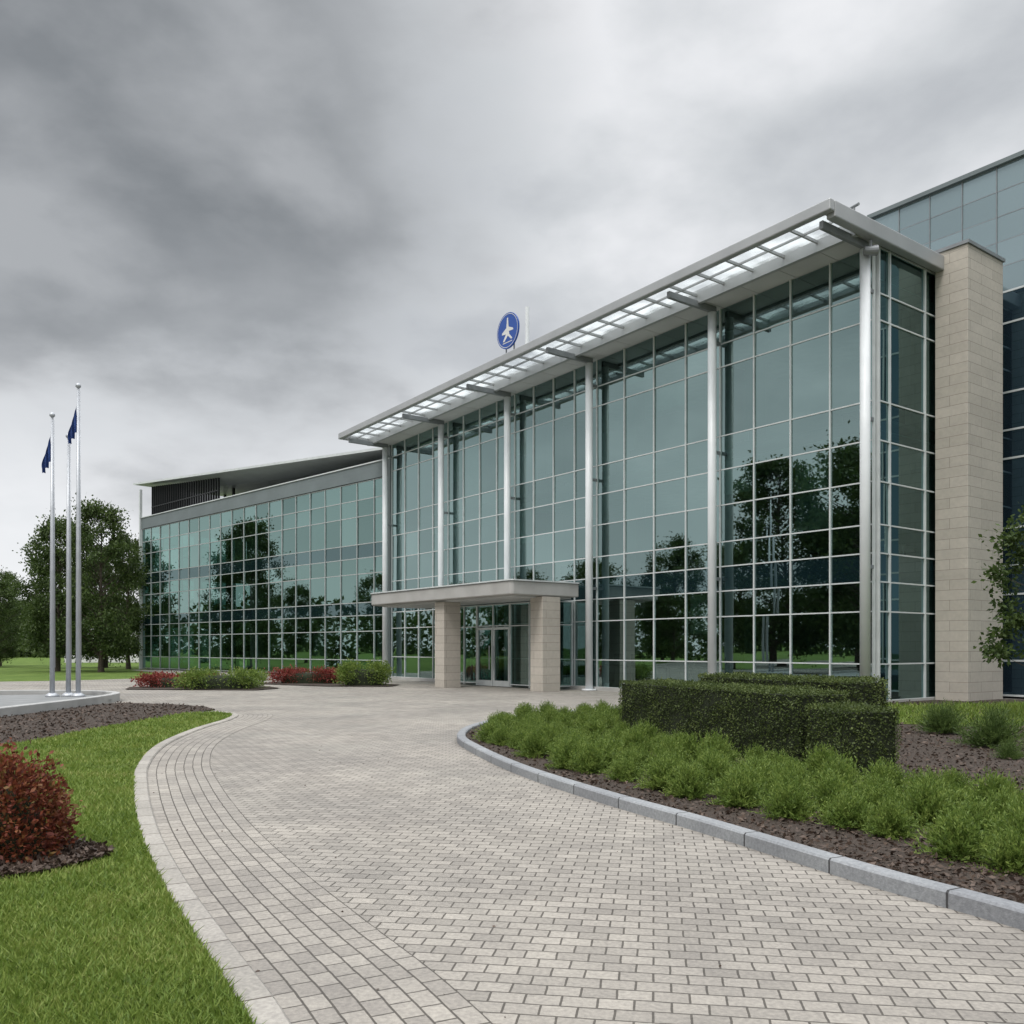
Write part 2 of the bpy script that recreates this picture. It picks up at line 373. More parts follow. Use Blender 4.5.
def facade_y(g,fr,ys,zs,x,sgn,wmul=.026,hm=.02,span=None,spm=None,prob=.003):
    ys=sorted(ys)
    for i in range(len(ys)-1):
        for j in range(len(zs)-1):
            e=[random.uniform(-prob,prob) for _ in range(3)]; e4=e[0]+e[2]-e[1]
            tgt=spm if (span and j in span) else g
            tgt.quad((x+e[0],ys[i],zs[j]),(x+e[1],ys[i+1],zs[j]),(x+e[2],ys[i+1],zs[j+1]),(x+e4,ys[i],zs[j+1]))
    for y in ys: fr.box(min(x-.06*sgn,x+.06*sgn),max(x-.06*sgn,x+.06*sgn),y-wmul,y+wmul,zs[0]-.1,zs[-1]+.02)
    for z in zs: fr.box(min(x-.04*sgn,x+.04*sgn),max(x-.04*sgn,x+.04*sgn),ys[0]+.002,ys[-1]-.002,z-hm,z+hm)
g=MB(); fr=MB(); sp=MB(); gr=MB()
facade_x(g,fr,xs,ZS,Y0,span=(3,),spm=sp,top=SL)
facade_y(gr,fr,[Y0+.13,1.1,3.0,4.9,6.8],ZS,.05,1,span=(3,),spm=sp)
g.obj('curtain_wall_glass',M_glass,B); gr.obj('return_wall_glass',M_glassR,B); sp.obj('spandrel_panels',M_spandrel,B); fr.obj('curtain_wall_frames',M_frame,B)
s=MB(); s.box(-LEN-.3,.12,.2,12.9,-.3,.13); s.obj('plinth',M_conc,B)
s=MB(); s.box(-LEN-.28,-LEN-.04,Y0-.1,13,0.13,12.1); s.box(-LEN-.04,-4.3,12.7,13,.13,12.1); s.obj('end_walls',M_parapet,B)
s=MB(); s.box(-LEN-.6,.34,-.6,6.9,12.82,13.1,slope=SL); s.box(-LEN-.6,-4.3,6.9,13.2,12.82,13.1,slope=SL); s.obj('roof_slab',M_roof,B)
s=MB(); 
n=20
for i in range(n):
    a0=-LEN-.55+i*(LEN+.85)/n; a1=a0+(LEN+.85)/n-.02
    s.box(a0,a1,-.59,Y0+.1,12.79,12.815,slope=SL)
s.obj('soffit_panels',M_soffit,B)
s=MB(); s.box(-LEN-.75,.42,-2.28,-2.06,12.86,13.16,slope=SL); s.box(.16,.42,-2.06,6.95,12.74,13.165,slope=SL)
s.box(-LEN-.75,-LEN-.55,-2.06,.3,12.86,13.14,slope=SL)
s.obj('roof_edge_beam',M_fascia,B,bevel=.03)
s=MB(); s.box(-LEN-.54,.158,-.75,-.61,12.70,13.12,slope=SL)
s.box(-LEN-.54,.158,-1.42,-1.38,12.95,13.01,slope=SL)
nb=int(LEN/1.08)
for i in range(nb+1):
    x=-LEN-.4+i*(LEN+.5)/nb
    s.box(x-.028,x+.028,-2.06,-.75,12.92,13.0,slope=SL)
s.obj('canopy_purlins',M_fascia,B)
s=MB()
for u in CU:
    x=-u; s.box(x-.06,x+.06,-2.05,.15,12.58,12.785,slope=SL)
s.obj('canopy_rafters',M_darksteel,B,bevel=.01)
s=MB()
for i in range(nb):
    x=-LEN-.4+i*(LEN+.5)/nb; x2=x+(LEN+.5)/nb
    s.quad((x,-2.06,13.03+SL*x),(x2,-2.06,13.03+SL*x2),(x2,-.75,13.03+SL*x2),(x,-.75,13.03+SL*x))
s.obj('canopy_glazing',M_frost,B)
s=MB()
for u in CU:
    x=-u; s.tube([(x,0,0),(x,0,12.58+SL*x)],[.14,.14],20)
    s.tube([(x,0,0),(x,0,.06)],[.28,.28],20)
o=s.obj('steel_columns',M_steel,B,smooth=True)
s=MB()
for u in CU:
    x=-u
    for z in (3.85,7.95,11.5): s.box(x-.04,x+.04,.12,Y0-.05,z-.05,z+.05)
s.obj('column_brackets',M_darksteel,B)
s=MB(); s.tube([(.25,-.15,12.7),(.25,-.15,12.45)],[.05,.05],8); s.tube([(.14,-.28,12.42),(.38,-.02,12.42)],[.11,.14],14)
s.tube([(.3,-1.0,13.15),(.3,-1.0,13.35)],[.025,.025],8); s.tube([(.15,-.97,13.36),(.45,-1.03,13.36)],[.04,.04],8)
s.obj('floodlight',M_darksteel,B)
# interior
s=MB()
for z in (4.0,8.1): s.box(-LEN+.05,-.05,Y0+.25,6.9,z-.12,z)
s.box(-LEN+.05,-.05,Y0+.25,6.9,.135,.16)
s.obj('floor_slabs',M_floor,B)
s=MB()
for z in (3.70,7.75,12.0): s.box(-LEN+.05,-.05,Y0+.3,6.88,z-.03,z)
s.obj('ceilings',M_ceil,B)
s=MB(); s.box(-LEN,-.02,6.9,7.0,.14,12.0)
for u in CU:
    x=-u-1.0; s.box(x-.25,x+.25,3.2,3.7,.16,11.9)
for x in (-7.5,-18,-24): s.box(x-.06,x+.06,2.2,6.9,.16,11.85)
s.obj('interior_walls',M_int,B)
s=MB()
for k in range(60):
    x=random.uniform(-LEN+1,-1); zf=random.choice((.16,4.0,8.1)); y=random.uniform(1.2,4.5)
    w=random.uniform(.6,.9)
    s.box(x-w,x+w,y,y+.7,zf+.70,zf+.74); s.box(x-w+.05,x-w+.1,y+.05,y+.65,zf,zf+.7); s.box(x+w-.1,x+w-.05,y+.05,y+.65,zf,zf+.7)
    s.box(x-.25,x+.25,y+.3,y+.34,zf+.85,zf+1.2)
s.obj('desks',M_black,B)
s=MB()
sx=sorted(xs)
for i in range(len(sx)-1):
    for (za,zb) in ((8.5,10.72),(10.78,11.9),(5.1,7.4),(1.2,3.4)):
        if random.random()<.22:
            d_=random.choice((.35,.6,1.0)); s.box(sx[i]+.05,sx[i+1]-.05,Y0+.14,Y0+.16,zb-(zb-za)*d_,zb)
s.obj('window_blinds',M_blind,B)
# entrance vestibule
g=MB(); fr=MB(); vx0,vx1,vy=-19.6,-12.7,-.75
facade_x(g,fr,[vx0,-18.6,-17.65],[.12,2.5,3.4],vy); facade_x(g,fr,[-15.25,-14.0,vx1],[.12,2.5,3.4],vy)
facade_x(g,fr,[-17.6,-16.45,-15.3],[2.52,3.4],vy)
facade_y(g,fr,[vy+.1,.3],[.12,2.5,3.4],vx1,1); facade_y(g,fr,[vy+.1,.3],[.12,2.5,3.4],vx0,-1)
g.obj('vestibule_glass',M_glass,B); 
for a,b in ((-17.6,-16.47),(-16.43,-15.3)):
    fr.box(a,a+.08,vy-.05,vy+.02,.02,2.46); fr.box(b-.08,b,vy-.05,vy+.02,.02,2.46)
    fr.box(a+.08,b-.08,vy-.045,vy+.015,.02,.25); fr.box(a+.08,b-.08,vy-.045,vy+.015,2.36,2.46)
fr.obj('vestibule_frames',M_frame,B)
d=MB(); d.quad((-17.52,vy,.25),(-16.55,vy,.25),(-16.55,vy,2.36),(-17.52,vy,2.36)); d.quad((-16.35,vy,.25),(-15.38,vy,.25),(-15.38,vy,2.36),(-16.35,vy,2.36))
d.obj('entrance_doors',M_door,B)
d=MB(); d.tube([(-16.6,vy-.12,.7),(-16.6,vy-.12,1.7)],[.02,.02],8); d.tube([(-16.3,vy-.12,.7),(-16.3,vy-.12,1.7)],[.02,.02],8); d.obj('door_handles',M_chrome,B)
def rounded(x0,x1,y0,y1,r0,r1,k=10):
    pts=[(x0,y1)]
    for i in range(k+1):
        t=math.pi+ i/k*math.pi/2; pts.append((x0+r0+r0*math.cos(t),y0+r0+r0*math.sin(t)))
    for i in range(k+1):
        t=1.5*math.pi+ i/k*math.pi/2; pts.append((x1-r1+r1*math.cos(t),y0+r1+r1*math.sin(t)))
    pts.append((x1,y1)); return pts
s=MB(); s.prism(rounded(-22.9,-11.7,-3.4,-.2,1.0,.15),3.52,4.02); s.obj('entrance_canopy',M_conc,B,bevel=.04)
s=MB(); s.prism(rounded(-22.5,-12.1,-3.0,-.25,.8,.1),3.46,3.517); s.obj('entrance_canopy_soffit',M_soffit,B)
s=MB(); s.prism(rounded(-22.95,-11.65,-3.45,-.22,1.05,.18),4.022,4.07); s.obj('entrance_canopy_flashing',M_frame,B)
s=MB(); s.box(-12.45,-11.72,-1.95,-1.1,-.02,3.5); s.box(-17.3,-16.6,-3.1,-2.3,-.02,3.46); s.obj('entrance_piers',M_stone,B,bevel=.012)
P=MB(); P.box(.14,1.11,3.47,5.63,-.1,13.3); P.obj('stone_pylon',M_stone,B,bevel=.015)
P=MB(); P.box(.09,1.16,3.42,5.68,13.302,13.40); P.obj('pylon_coping',M_darksteel,B)

# roof sign
S=empty('round_roof_sign',(0,0,0))
S.matrix_world=Matrix.Translation((9.73,24.8,0))@Matrix.Rotation(ang,4,'Z')@Matrix.Translation((-13.6,-2.12,13.72))
s=MB(); s.tube([(0,.03,0),(0,-.03,0)],[.68,.68],48); s.obj('disc',M_blue,S)
s=MB(); R=48
for i in range(R):
    a0=2*math.pi*i/R; a1=2*math.pi*(i+1)/R
    for r0,r1 in ((.62,.64),):
        s.quad((r0*math.cos(a0),-.034,r0*math.sin(a0)),(r1*math.cos(a0),-.034,r1*math.sin(a0)),(r1*math.cos(a1),-.034,r1*math.sin(a1)),(r0*math.cos(a1),-.034,r0*math.sin(a1)))
mk=[(-.03,.50),(.04,.50),(.07,.14),(.36,.02),(.38,-.05),(.10,-.04),(.12,-.16),(.32,-.36),(.24,-.38),(.02,-.2),(-.20,-.40),(-.30,-.38),(-.10,-.12),(-.36,-.10),(-.34,-.02),(-.07,.12)]
s.quad(*[(x*.98,-.035,z*.98) for x,z in mk])
s.quad((-.3,-.036,-.46),(.3,-.036,-.46),(.3,-.036,-.43),(-.3,-.036,-.43))
s.obj('emblem',M_white,S)
s=MB(); s.tube([(-.25,.1,-.95),(-.25,.1,-.3)],[.03,.03],8); s.tube([(.25,.1,-.95),(.25,.1,-.3)],[.03,.03],8); s.obj('posts',M_darksteel,S)
S2=empty('roof_mast'); S2.matrix_world=Matrix.Translation((9.73,24.8,0))@Matrix.Rotation(ang,4,'Z')@Matrix.Translation((-12.7,-1.9,12.75))
s=MB(); s.tube([(0,0,0),(0,0,1.65)],[.085,.08],10); s.box(-.13,.13,-.13,.13,0,.06); s.obj('mast',M_steel,S2)

# ------------------------------------------------------------ TOWER BLOCK
T=empty('office_tower_block',(9.73,24.8,0),ang)
g=MB(); g2=MB(); fr=MB(); fr2=MB()
tx=[-4.1+i*1.1 for i in range(27)]
zt=[.1,1.2,3.3,4.2,5.4,7.6,8.5,9.7,11.9,12.9]
facade_x(g,fr,tx,zt,7.0,wmul=.03,hm=.03,prob=.003)
facade_x(g2,fr2,tx,[12.93,13.74,14.55,15.36,16.17,16.95],7.0,wmul=.012,hm=.012,prob=.003,dep=.03)
g.obj('window_glass',M_tower,T); g2.obj('cladding_panels',M_towerTop,T); fr.obj('window_frames',M_frame,T); fr2.obj('panel_joints',M_darksteel,T)
s=MB(); s.box(-4.15,25,6.86,20,16.96,17.1); s.box(-4.08,-3.9,7.06,20,12,16.96); s.box(24.7,24.95,7.06,20,0,16.96); s.box(-3.9,24.7,19.7,20,0,16.96)
s.obj('walls_and_coping',M_parapet,T)
s=MB(); s.box(-4.0,24.7,7.2,7.3,0,16.9); s.obj('core',M_black,T)

# ------------------------------------------------------------ LEFT WING
ang2=math.atan2(-.7025,.7117)
W=empty('office_building_wing',(-6.5,47,0),ang2)
g=MB(); fr=MB(); sp=MB()
WL=30.2; nx=20
wx=[.4-i*(WL+.4)/nx for i in range(nx+1)]
wz=[.1,.95,2.5,3.35,4.05,5.6,6.45,7.2,8.7,9.6,10.55]
facade_x(g,fr,wx,wz,0,wmul=.024,hm=.024,span=(3,6),spm=sp,prob=.008)
facade_y(g,fr,[.12,1.6,3.1,4.6,6.1,7.6],wz,-WL,-1)
g.obj('curtain_wall_glass',M_glass2,W); sp.obj('spandrel_panels',M_spandrel,W); fr.obj('curtain_wall_frames',M_frame2,W)
s=MB(); s.box(-WL-.08,.4,-.09,11,10.6,11.42); s.obj('parapet',M_parapet,W)
s=MB(); s.box(-WL-.14,.4,-.15,.3,11.422,11.48); s.box(-WL-.2,-WL-.02,-.2,-.02,0,13.6); s.obj('coping_and_corner_post',M_frame,W)
s=MB()
for z in (3.9,7.1): s.box(-WL+.1,.3,.3,9,z-.15,z)
s.box(-WL+.1,.3,.3,9,-.05,.12); s.obj('floor_slabs',M_floor,W)
s=MB(); s.box(-WL+.1,.3,8.9,9.0,0,10.5)
for i in range(6): s.box(-3-i*5,-2.6-i*5,3,3.4,0,10.5)
s.obj('interior_walls',M_int,W)
s=MB()
for z in (3.6,6.9,10.4): s.box(-WL+.1,.3,.35,8.85,z-.03,z)
s.obj('ceilings',M_ceil,W)
s=MB()
for i in range(nx):
    for (za,zb) in ((7.25,8.65),(8.75,9.55),(4.1,5.55),(.98,2.45)):
        if random.random()<.2: s.box(wx[i+1]+.05,wx[i]-.05,.14,.16,zb-(zb-za)*random.choice((.4,.7,1)),zb)
s.obj('window_blinds',M_blind,W)
s=MB(); s.box(-19,0,4.0,10.5,11.42,12.0); s.obj('penthouse',M_black,W)
s=MB()
for i in range(30):
    x=-WL+.2+i*.36; s.box(x-.02,x+.02,.6,.75,11.42,11.85-.068*x)
s.box(-WL+.1,-19.5,.62,.72,12.3,12.36)
for y in (3,6,9):
    for x in (-29,-22): s.box(x-.08,x+.08,y,y+.16,11.42,11.85-.068*x)
s.obj('roof_fins',M_black,W)
s=MB(); nseg=24
top=[];bot=[]
for i in range(nseg+1):
    t=i/nseg; x=-WL-2.0+t*(WL+2.2)
    zt_=12.15-.068*x; th=.10+.55*math.sin(math.pi*min(1,t*1.0))**.8
    top.append((x,zt_)); bot.append((x,zt_-th))
for i in range(nseg):
    (xa,za),(xb,zb)=top[i],top[i+1]; (_,ba),(_,bb)=bot[i],bot[i+1]
    s.quad((xa,.1,za),(xb,.1,zb),(xb,12,zb),(xa,12,za))
    s.quad((xa,1.8,ba),(xb,1.8,bb),(xb,12,bb),(xa,12,ba))
    s.quad((xa,.1,za-.1),(xb,.1,zb-.1),(xb,1.8,bb),(xa,1.8,ba))
    s.quad((xa,12,za),(xb,12,zb),(xb,12,bb),(xa,12,ba))
s.quad((top[0][0],.1,top[0][1]),(top[0][0],12,top[0][1]),(top[0][0],12,bot[0][1]),(top[0][0],.1,bot[0][1]))
s.obj('floating_roof',M_fascia,W)
s=MB()
for i in range(nseg):
    (xa,za),(xb,zb)=top[i],top[i+1]
    s.quad((xa,.09,za+.02),(xb,.09,zb+.02),(xb,.09,zb-.12),(xa,.09,za-.12))
s.obj('roof_edge_trim',M_frame,W)

# ------------------------------------------------------------ vegetation
def hedge(name,p0,p1,th,z0,z1,dens=2600,leaf=.032,mat=None,jit=.03):
    p0=np.array(p0,float); p1=np.array(p1,float); L=np.linalg.norm(p1-p0); d=(p1-p0)/L; n=np.array([-d[1],d[0]])
    E=empty(name)
    mb=MB(); i=.035
    c=[p0+d*i+n*i,p1-d*i+n*i,p1-d*i+n*(th-i),p0+d*i+n*(th-i)]
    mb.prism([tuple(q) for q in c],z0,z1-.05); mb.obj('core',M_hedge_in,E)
    H=z1-z0; Ps=[];Ns=[]
    def face(area,f,nn):
        k=int(area*dens); a=rng.uniform(0,1,k); b=rng.uniform(0,1,k); Ps.append(f(a,b)); Ns.append(np.tile(nn,(k,1)))
    def mk(a,b,w):
        xy=p0+np.outer(a*L,d)+np.outer(b*th,n); return np.column_stack([xy,z0+w*H])
    face(L*H,lambda a,b:mk(a,0*a,b),(-n[0],-n[1],0)); face(L*H,lambda a,b:mk(a,0*a+1,b),(n[0],n[1],0))
    face(th*H,lambda a,b:mk(0*a,a,b),(-d[0],-d[1],0)); face(th*H,lambda a,b:mk(0*a+1,a,b),(d[0],d[1],0))
    face(L*th*1.4,lambda a,b:mk(a,b,0*a+1),(0,0,1))
    P=np.concatenate(Ps); Nn=np.concatenate(Ns)
    und=np.sin(P[:,0]*5.1+P[:,2]*3)*np.sin(P[:,1]*4.3+1)*.022+np.sin(P[:,0]*13+P[:,1]*11+P[:,2]*12)*.014
    P=P+Nn*(rng.normal(0,jit*.55,len(P))-.02+und)[:,None]
    D=Nn*.6+unit(len(P)); link(leaves('leaves',P,D,rng.uniform(.6,1.3,len(P))*leaf,.6),'leaves',mat or M_hedge,E)
    return E
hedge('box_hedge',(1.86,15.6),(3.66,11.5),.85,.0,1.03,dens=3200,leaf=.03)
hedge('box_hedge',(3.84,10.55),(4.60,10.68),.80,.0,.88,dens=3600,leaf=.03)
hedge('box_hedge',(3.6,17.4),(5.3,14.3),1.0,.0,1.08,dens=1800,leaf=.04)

def mound(name,c,rx,ry,h,rot,n,leaf,mat,z0=.0,pw=.75):
    E=empty(name,(c[0],c[1],z0),rot)
    u=unit(n); u[:,2]=np.abs(u[:,2])
    sq=lambda v:np.sign(v)*np.abs(v)**pw
    lump=1+.10*np.sin(u[:,0]*9+c[0])*np.sin(u[:,1]*8+u[:,2]*7)+.06*np.sin(u[:,0]*17+u[:,2]*13)
    r=(rng.uniform(.76,1.05,n)*lump*(1+.06*np.maximum(0,rng.normal(size=n))))[:,None]
    P=np.stack([sq(u[:,0])*rx,sq(u[:,1])*ry,sq(u[:,2])*h],1)*r
    D=u+.9*unit(n); link(leaves('leaves',P,D,rng.uniform(.6,1.3,n)*leaf,.55),'leaves',mat,E)
    bm=bmesh.new(); bmesh.ops.create_icosphere(bm,subdivisions=3,radius=1)
    for v in bm.verts:
        v.co=Vector((math.copysign(abs(v.co.x)**pw,v.co.x)*rx*.74,math.copysign(abs(v.co.y)**pw,v.co.y)*ry*.74,max(0,v.co.z)**pw*h*.74))
    me=bpy.data.meshes.new('core'); bm.to_mesh(me); bm.free(); link(me,'core',M_hedge_in,E)
    return E
mound('red_flower_bed',(-13.3,36.2),1.7,.8,.55,-.2,6000,.08,M_redflower,pw=.5)
mound('rounded_hedge',(-11.3,35.2),1.55,1.0,.72,.1,7000,.08,M_shrub,pw=.5)
mound('red_flower_bed',(-9.1,40.5),1.7,.8,.65,-.1,6000,.08,M_redflower,pw=.5)
mound('rounded_hedge',(-6.3,38.3),1.05,.9,.95,.1,6000,.08,M_shrub,pw=.5)
poly('mulch_bed',[(-15.5,36.5),(-14.8,34.4),(-9.6,33.8),(-9.1,35.4),(-10,37),(-14,37.6)],.03,M_mulch)
poly('mulch_bed',[(-11.2,41.6),(-11.2,39.6),(-7.7,37.2),(-5.0,37),(-4.8,38.8),(-8,41)],.03,M_mulch)
mound('red_leaf_bush',(-3.80,6.7),.43,.42,.72,0,9500,.042,M_red,z0=.03,pw=.9)
a=[(-3.76+.70*math.cos(t)*(1+.08*math.sin(3*t)),6.65+.56*math.sin(t)) for t in np.linspace(0,2*math.pi,40,endpoint=False)]
poly('mulch_bed',a,.052,M_mulch)
chips('bark_chips',a,90000,(-5,-2,5.5,8),.054)

def shrubmesh(name,stems,h,spread=1.0,w=.28):
    Ps=[];Ds=[];Ss=[]
    for i in range(stems):
        th=random.uniform(0,2*math.pi); el=random.uniform(.15,1.5)
        d=np.array([math.cos(th)*math.cos(el)*spread,math.sin(th)*math.cos(el)*spread,math.sin(el)]); L=h*random.uniform(.78,1.10)
        k=17
        t=np.linspace(.2,1,k)[:,None]; base=np.array([random.gauss(0,.03),random.gauss(0,.03),0])
        pts=base+d*L*t; pts[:,2]-=(t[:,0]**2)*.08*L*math.cos(el)
        nrm=unit(k)*.8+d+np.array([0,0,.25])
        Ps.append(pts);Ds.append(nrm);Ss.append(np.full(k,.15*h)*(1.2-.6*t[:,0]))
    return leaves(name,np.concatenate(Ps),np.concatenate(Ds),np.concatenate(Ss),w)
SM=[shrubmesh('shrub_mesh',270,.41,.74) for _ in range(5)]
for s_ in SM: s_.materials.append(M_shrub)
SE=empty('low_shrub_planting')
cands=[]
bandP=[(-.50,16.4),(-.45,14.9),(-.05,13.4),(.55,12.0),(1.35,10.2),(2.05,8.8),(2.85,7.4),(3.45,6.25),(4.3,4.7),(7.2,4.6),(6.6,6.6),(5.0,8.0),(4.5,9.4),(3.7,10.0),(3.35,11.0),(2.9,12.2),(1.6,15.2),(1.7,16.4),(2.6,18.2),(3.2,19.6),(2.4,20.6),(1.0,19.7),(.0,18.3)]
tries=0
while tries<20000:
    tries+=1
    x=random.uniform(-.7,7.2); y=random.uniform(4.3,21)
    if not inside(np.array([x]),np.array([y]),bandP)[0]: continue
    mind=.42+.008*max(0,y-10)
    if all((x-a_)**2+(y-b_)**2>mind**2 for a_,b_ in cands): cands.append((x,y))
for i,(x,y) in enumerate(cands):
    o=bpy.data.objects.new('shrub',random.choice(SM)); col.objects.link(o); o.parent=SE
    o.location=(x,y,.05); o.rotation_euler=(random.uniform(-.1,.1),random.uniform(-.1,.1),random.uniform(0,6.3)); sc=random.uniform(.78,1.15)
    o.scale=(sc,sc,sc*random.uniform(.75,1.0))
M_shrubd=leafmat('dark_shrub_needles',[(0,(.025,.05,.012)),(.5,(.075,.12,.03)),(1,(.17,.24,.065))],scale=2.5,trans=.3)
for (x,y,s_) in ((7.75,16.2,1.35),(7.45,13.9,1.5),(8.6,14.2,1.3),(6.9,17.8,1.1),(9.6,15.6,1.4),(5.9,9.9,.7),(6.9,12.5,.6)):
    me=shrubmesh('needles',300,.42,.95,.2); E=empty('grassy_shrub',(x,y,.06)); o=link(me,'needles',M_shrubd,E); o.scale=(s_,s_,s_)

def treemesh(H,R,trunk,zc0,nleaf,leaf,ncl=70,seed=0,cl=(.13,.27)):
    random.seed(seed); st=MB()
    pts=[(0,0,0)];rad=[trunk*1.3]
    k=7; x=y=0
    for i in range(1,k+1):
        x+=random.gauss(0,.02*H/k*1.5); y+=random.gauss(0,.02*H/k*1.5); pts.append((x,y,H*.86*i/k)); rad.append(trunk*(1-.85*i/k))
    st.tube(pts,rad,9)
    Ps=[];Ds=[]
    for c in range(ncl):
        zc=random.uniform(0,1); prof=math.sin(math.pi*min(1,(.12+.83*zc)))**.6
        th=random.uniform(0,2*math.pi); rr=R*prof*random.uniform(.15,1.0)**.5*random.uniform(.75,1.12)
        cz=zc0+(H-zc0)*zc*.95; cx,cy=rr*math.cos(th),rr*math.sin(th)
        zb=max(zc0*.8,cz-rr*random.uniform(.4,.8)); 
        ti=min(k,zb/(H*.86)*k); i0=int(min(k-1,ti)); f=ti-i0; b=Vector(pts[i0]).lerp(Vector(pts[i0+1]),f)
        e=Vector((cx,cy,cz)); mid=b.lerp(e,.5)+Vector((0,0,.06*R))
        r0=trunk*.28*(1-zb/H*.6); st.tube([b,mid,e],[r0,r0*.6,r0*.15],5)
        cr=R*random.uniform(*cl); n=int(nleaf/ncl*random.uniform(.6,1.4))
        u=unit(n)*(rng.uniform(.1,1,n)**.6)[:,None]*cr*(1+.35*rng.normal(size=(n,1))); u[:,2]*=.75
        Ps.append(np.array([cx,cy,cz])+u); Ds.append(u/cr+unit(n)*.9+np.array([0,0,-.2]))
    lm=leaves('crown',np.concatenate(Ps),np.concatenate(Ds),rng.uniform(.6,1.3,sum(len(p) for p in Ps))*leaf,.6)
    tm=bpy.data.meshes.new('trunk'); tm.from_pydata(st.v,[],st.f); tm.update()
    lm.materials.append(M_tree); tm.materials.append(M_bark); return tm,lm
TM=[treemesh(12,3.2,.2,1.3,22000,.20,120,1,(.16,.30)),treemesh(11,3.0,.18,1.3,20000,.20,110,2,(.16,.30)),treemesh(13.5,4.6,.26,2.2,18000,.26,115,3,(.14,.27))]
def tree(name,x,y,k,s=1,rot=None,wd=1):
    E=empty(name,(x,y,-.02),rot if rot is not None else random.uniform(0,6.3)); E.scale=(s*wd,s*wd,s)
    for me,nm in zip(TM[k],('trunk','crown')):
        o=bpy.data.objects.new(nm,me); col.objects.link(o); o.parent=E
tree('deciduous_tree',-27.4,60,0,.96,1,.88); tree('deciduous_tree',-31.3,62,1,1.0,2,.85)
tree('deciduous_tree',-36.4,72,1,.92,4,.85); tree('deciduous_tree',-29.4,69,1,.95,3,.9); tree('deciduous_tree',-33.4,74,0,.85,5,.9)
tree('deciduous_tree',-45.5,80,1,.80,3,.9); tree('deciduous_tree',-42.8,75,0,.62,3)
for (x,y,k,s) in ((-34,21,2,1.3),(-37,27,0,1.4),(-31,13,2,1.2),(-38,4,0,1.3),(-33,-3,1,1.2),(-42,36,1,1.05),(-48,44,2,.75),(-46,20,0,1.4),(-47,10,2,1.2),(-55,31,2,.9),(-44,-8,2,1.2),(-36,-12,0,1.2),(-62,54,2,.8),(-62,20,2,1.2),(-72,66,1,.9),(-70,40,0,.9)):
    tree('deciduous_tree',x,y,k,s)
random.seed(11)
Ps=[];Ds=[]
for i in range(230):
    t=random.random(); x=-170+t*175; y=165+random.uniform(-12,12)-(.25*(x+170))*.1; R=random.uniform(3,5.5); H=random.uniform(5.5,11)
    n=260; u=unit(n); Ps.append(np.array([x,y,H*.5])+u*np.array([R,R,H*.52])*rng.uniform(.75,1.05,n)[:,None]); Ds.append(u+unit(n)*.8)
for i in range(90):
    x=-150+random.uniform(-8,8); y=-60+i*2.6; R=random.uniform(3,5); H=random.uniform(7,12)
    n=220; u=unit(n); Ps.append(np.array([x,y,H*.5])+u*np.array([R,R,H*.52])*rng.uniform(.75,1.05,n)[:,None]); Ds.append(u+unit(n)*.8)
P_=np.concatenate(Ps); link(leaves('distant_trees',P_,np.concatenate(Ds),rng.uniform(.7,1.5,len(P_)),.7),'distant_trees',M_tree)
tm,lm=treemesh(5.1,1.75,.06,.7,6500,.11,46,9)
E=empty('young_tree',(11.7,19.0,.05)); 
for me,nm in ((tm,'trunk'),(lm,'crown')):
    o=bpy.data.objects.new(nm,me); col.objects.link(o); o.parent=E

# ------------------------------------------------------------ flagpoles, low wall, distant building
for (x,y,h_,fl) in ((-14.15,27.7,8.6,8.1),(-13.75,27.9,8.0,None),(-13.35,27.7,9.5,9.0)):
    E=empty('flagpole',(x,y,.1))
    s=MB(); s.tube([(0,0,0),(0,0,h_*.5),(0,0,h_)],[.075,.062,.035],14); s.tube([(0,0,0),(0,0,.05),(0,0,.12)],[.2,.2,.1],14)
    s.tube([(0,0,h_),(0,0,h_+.04),(0,0,h_+.1),(0,0,h_+.16)],[.04,.08,.08,.02],12)
    s.tube([(.09,0,.9),(.06,0,h_-.1)],[.008,.008],5)
    s.obj('pole',M_chrome,E,smooth=True)
    if fl:   # limp flag: gathered folds hanging beside the pole
        mb=MB(); nU=22; nV=18
        for j in range(nV+1):
            for i in range(nU+1):
                a=i/nU; b=j/nV
                spread=.13+.13*math.sin(min(1,b*1.25)*math.pi*.75)
                xx=-.05-a*spread-.015*math.sin(b*6+a*3); yy=.06*math.sin(a*15+b*2.5)*(.4+.6*b)
                zz=fl-b*.85-(a**.8)*.55*(1-.25*b)+.03*math.sin(a*15)
                mb.v.append((xx,yy,zz))
        for j in range(nV):
            for i in range(nU):
                q=j*(nU+1)+i; mb.f.append((q,q+1,q+nU+2,q+nU+1))
        mb.obj('flag',M_flag,E,smooth=True)
poly('flagpole_plinth_paving',[(-11.75,14),(-11.65,26.2),(-12.6,28.3),(-14.8,29.2),(-18,28),(-24,22),(-24,12)],.10,M_lightpave)
wl=catmull([(-12.1,10),(-11.8,15),(-11.62,20.5),(-11.62,25.6),(-12.4,28.2),(-14.8,29.3),(-18,28.2),(-24,22.5)],8)
strip('low_kerb_wall',wl,-.22,0,-.01,M_wallk,z1=.24)
D_=empty('distant_building',(-44.0,99,0),.1)
s=MB(); s.box(-5,8.5,0,9,0,3.6); s.obj('walls',M_white,D_)
s=MB(); s.box(-5.3,8.8,-.3,9.3,3.61,3.8); s.obj('roof',M_soffit,D_)
s=MB()
for i in range(4): s.box(-4.3+i*2.2,-2.9+i*2.2,-.03,.1,1.3,2.6)
s.box(4.9,6.0,-.04,.1,0,2.4); s.obj('windows',M_spandrel,D_)

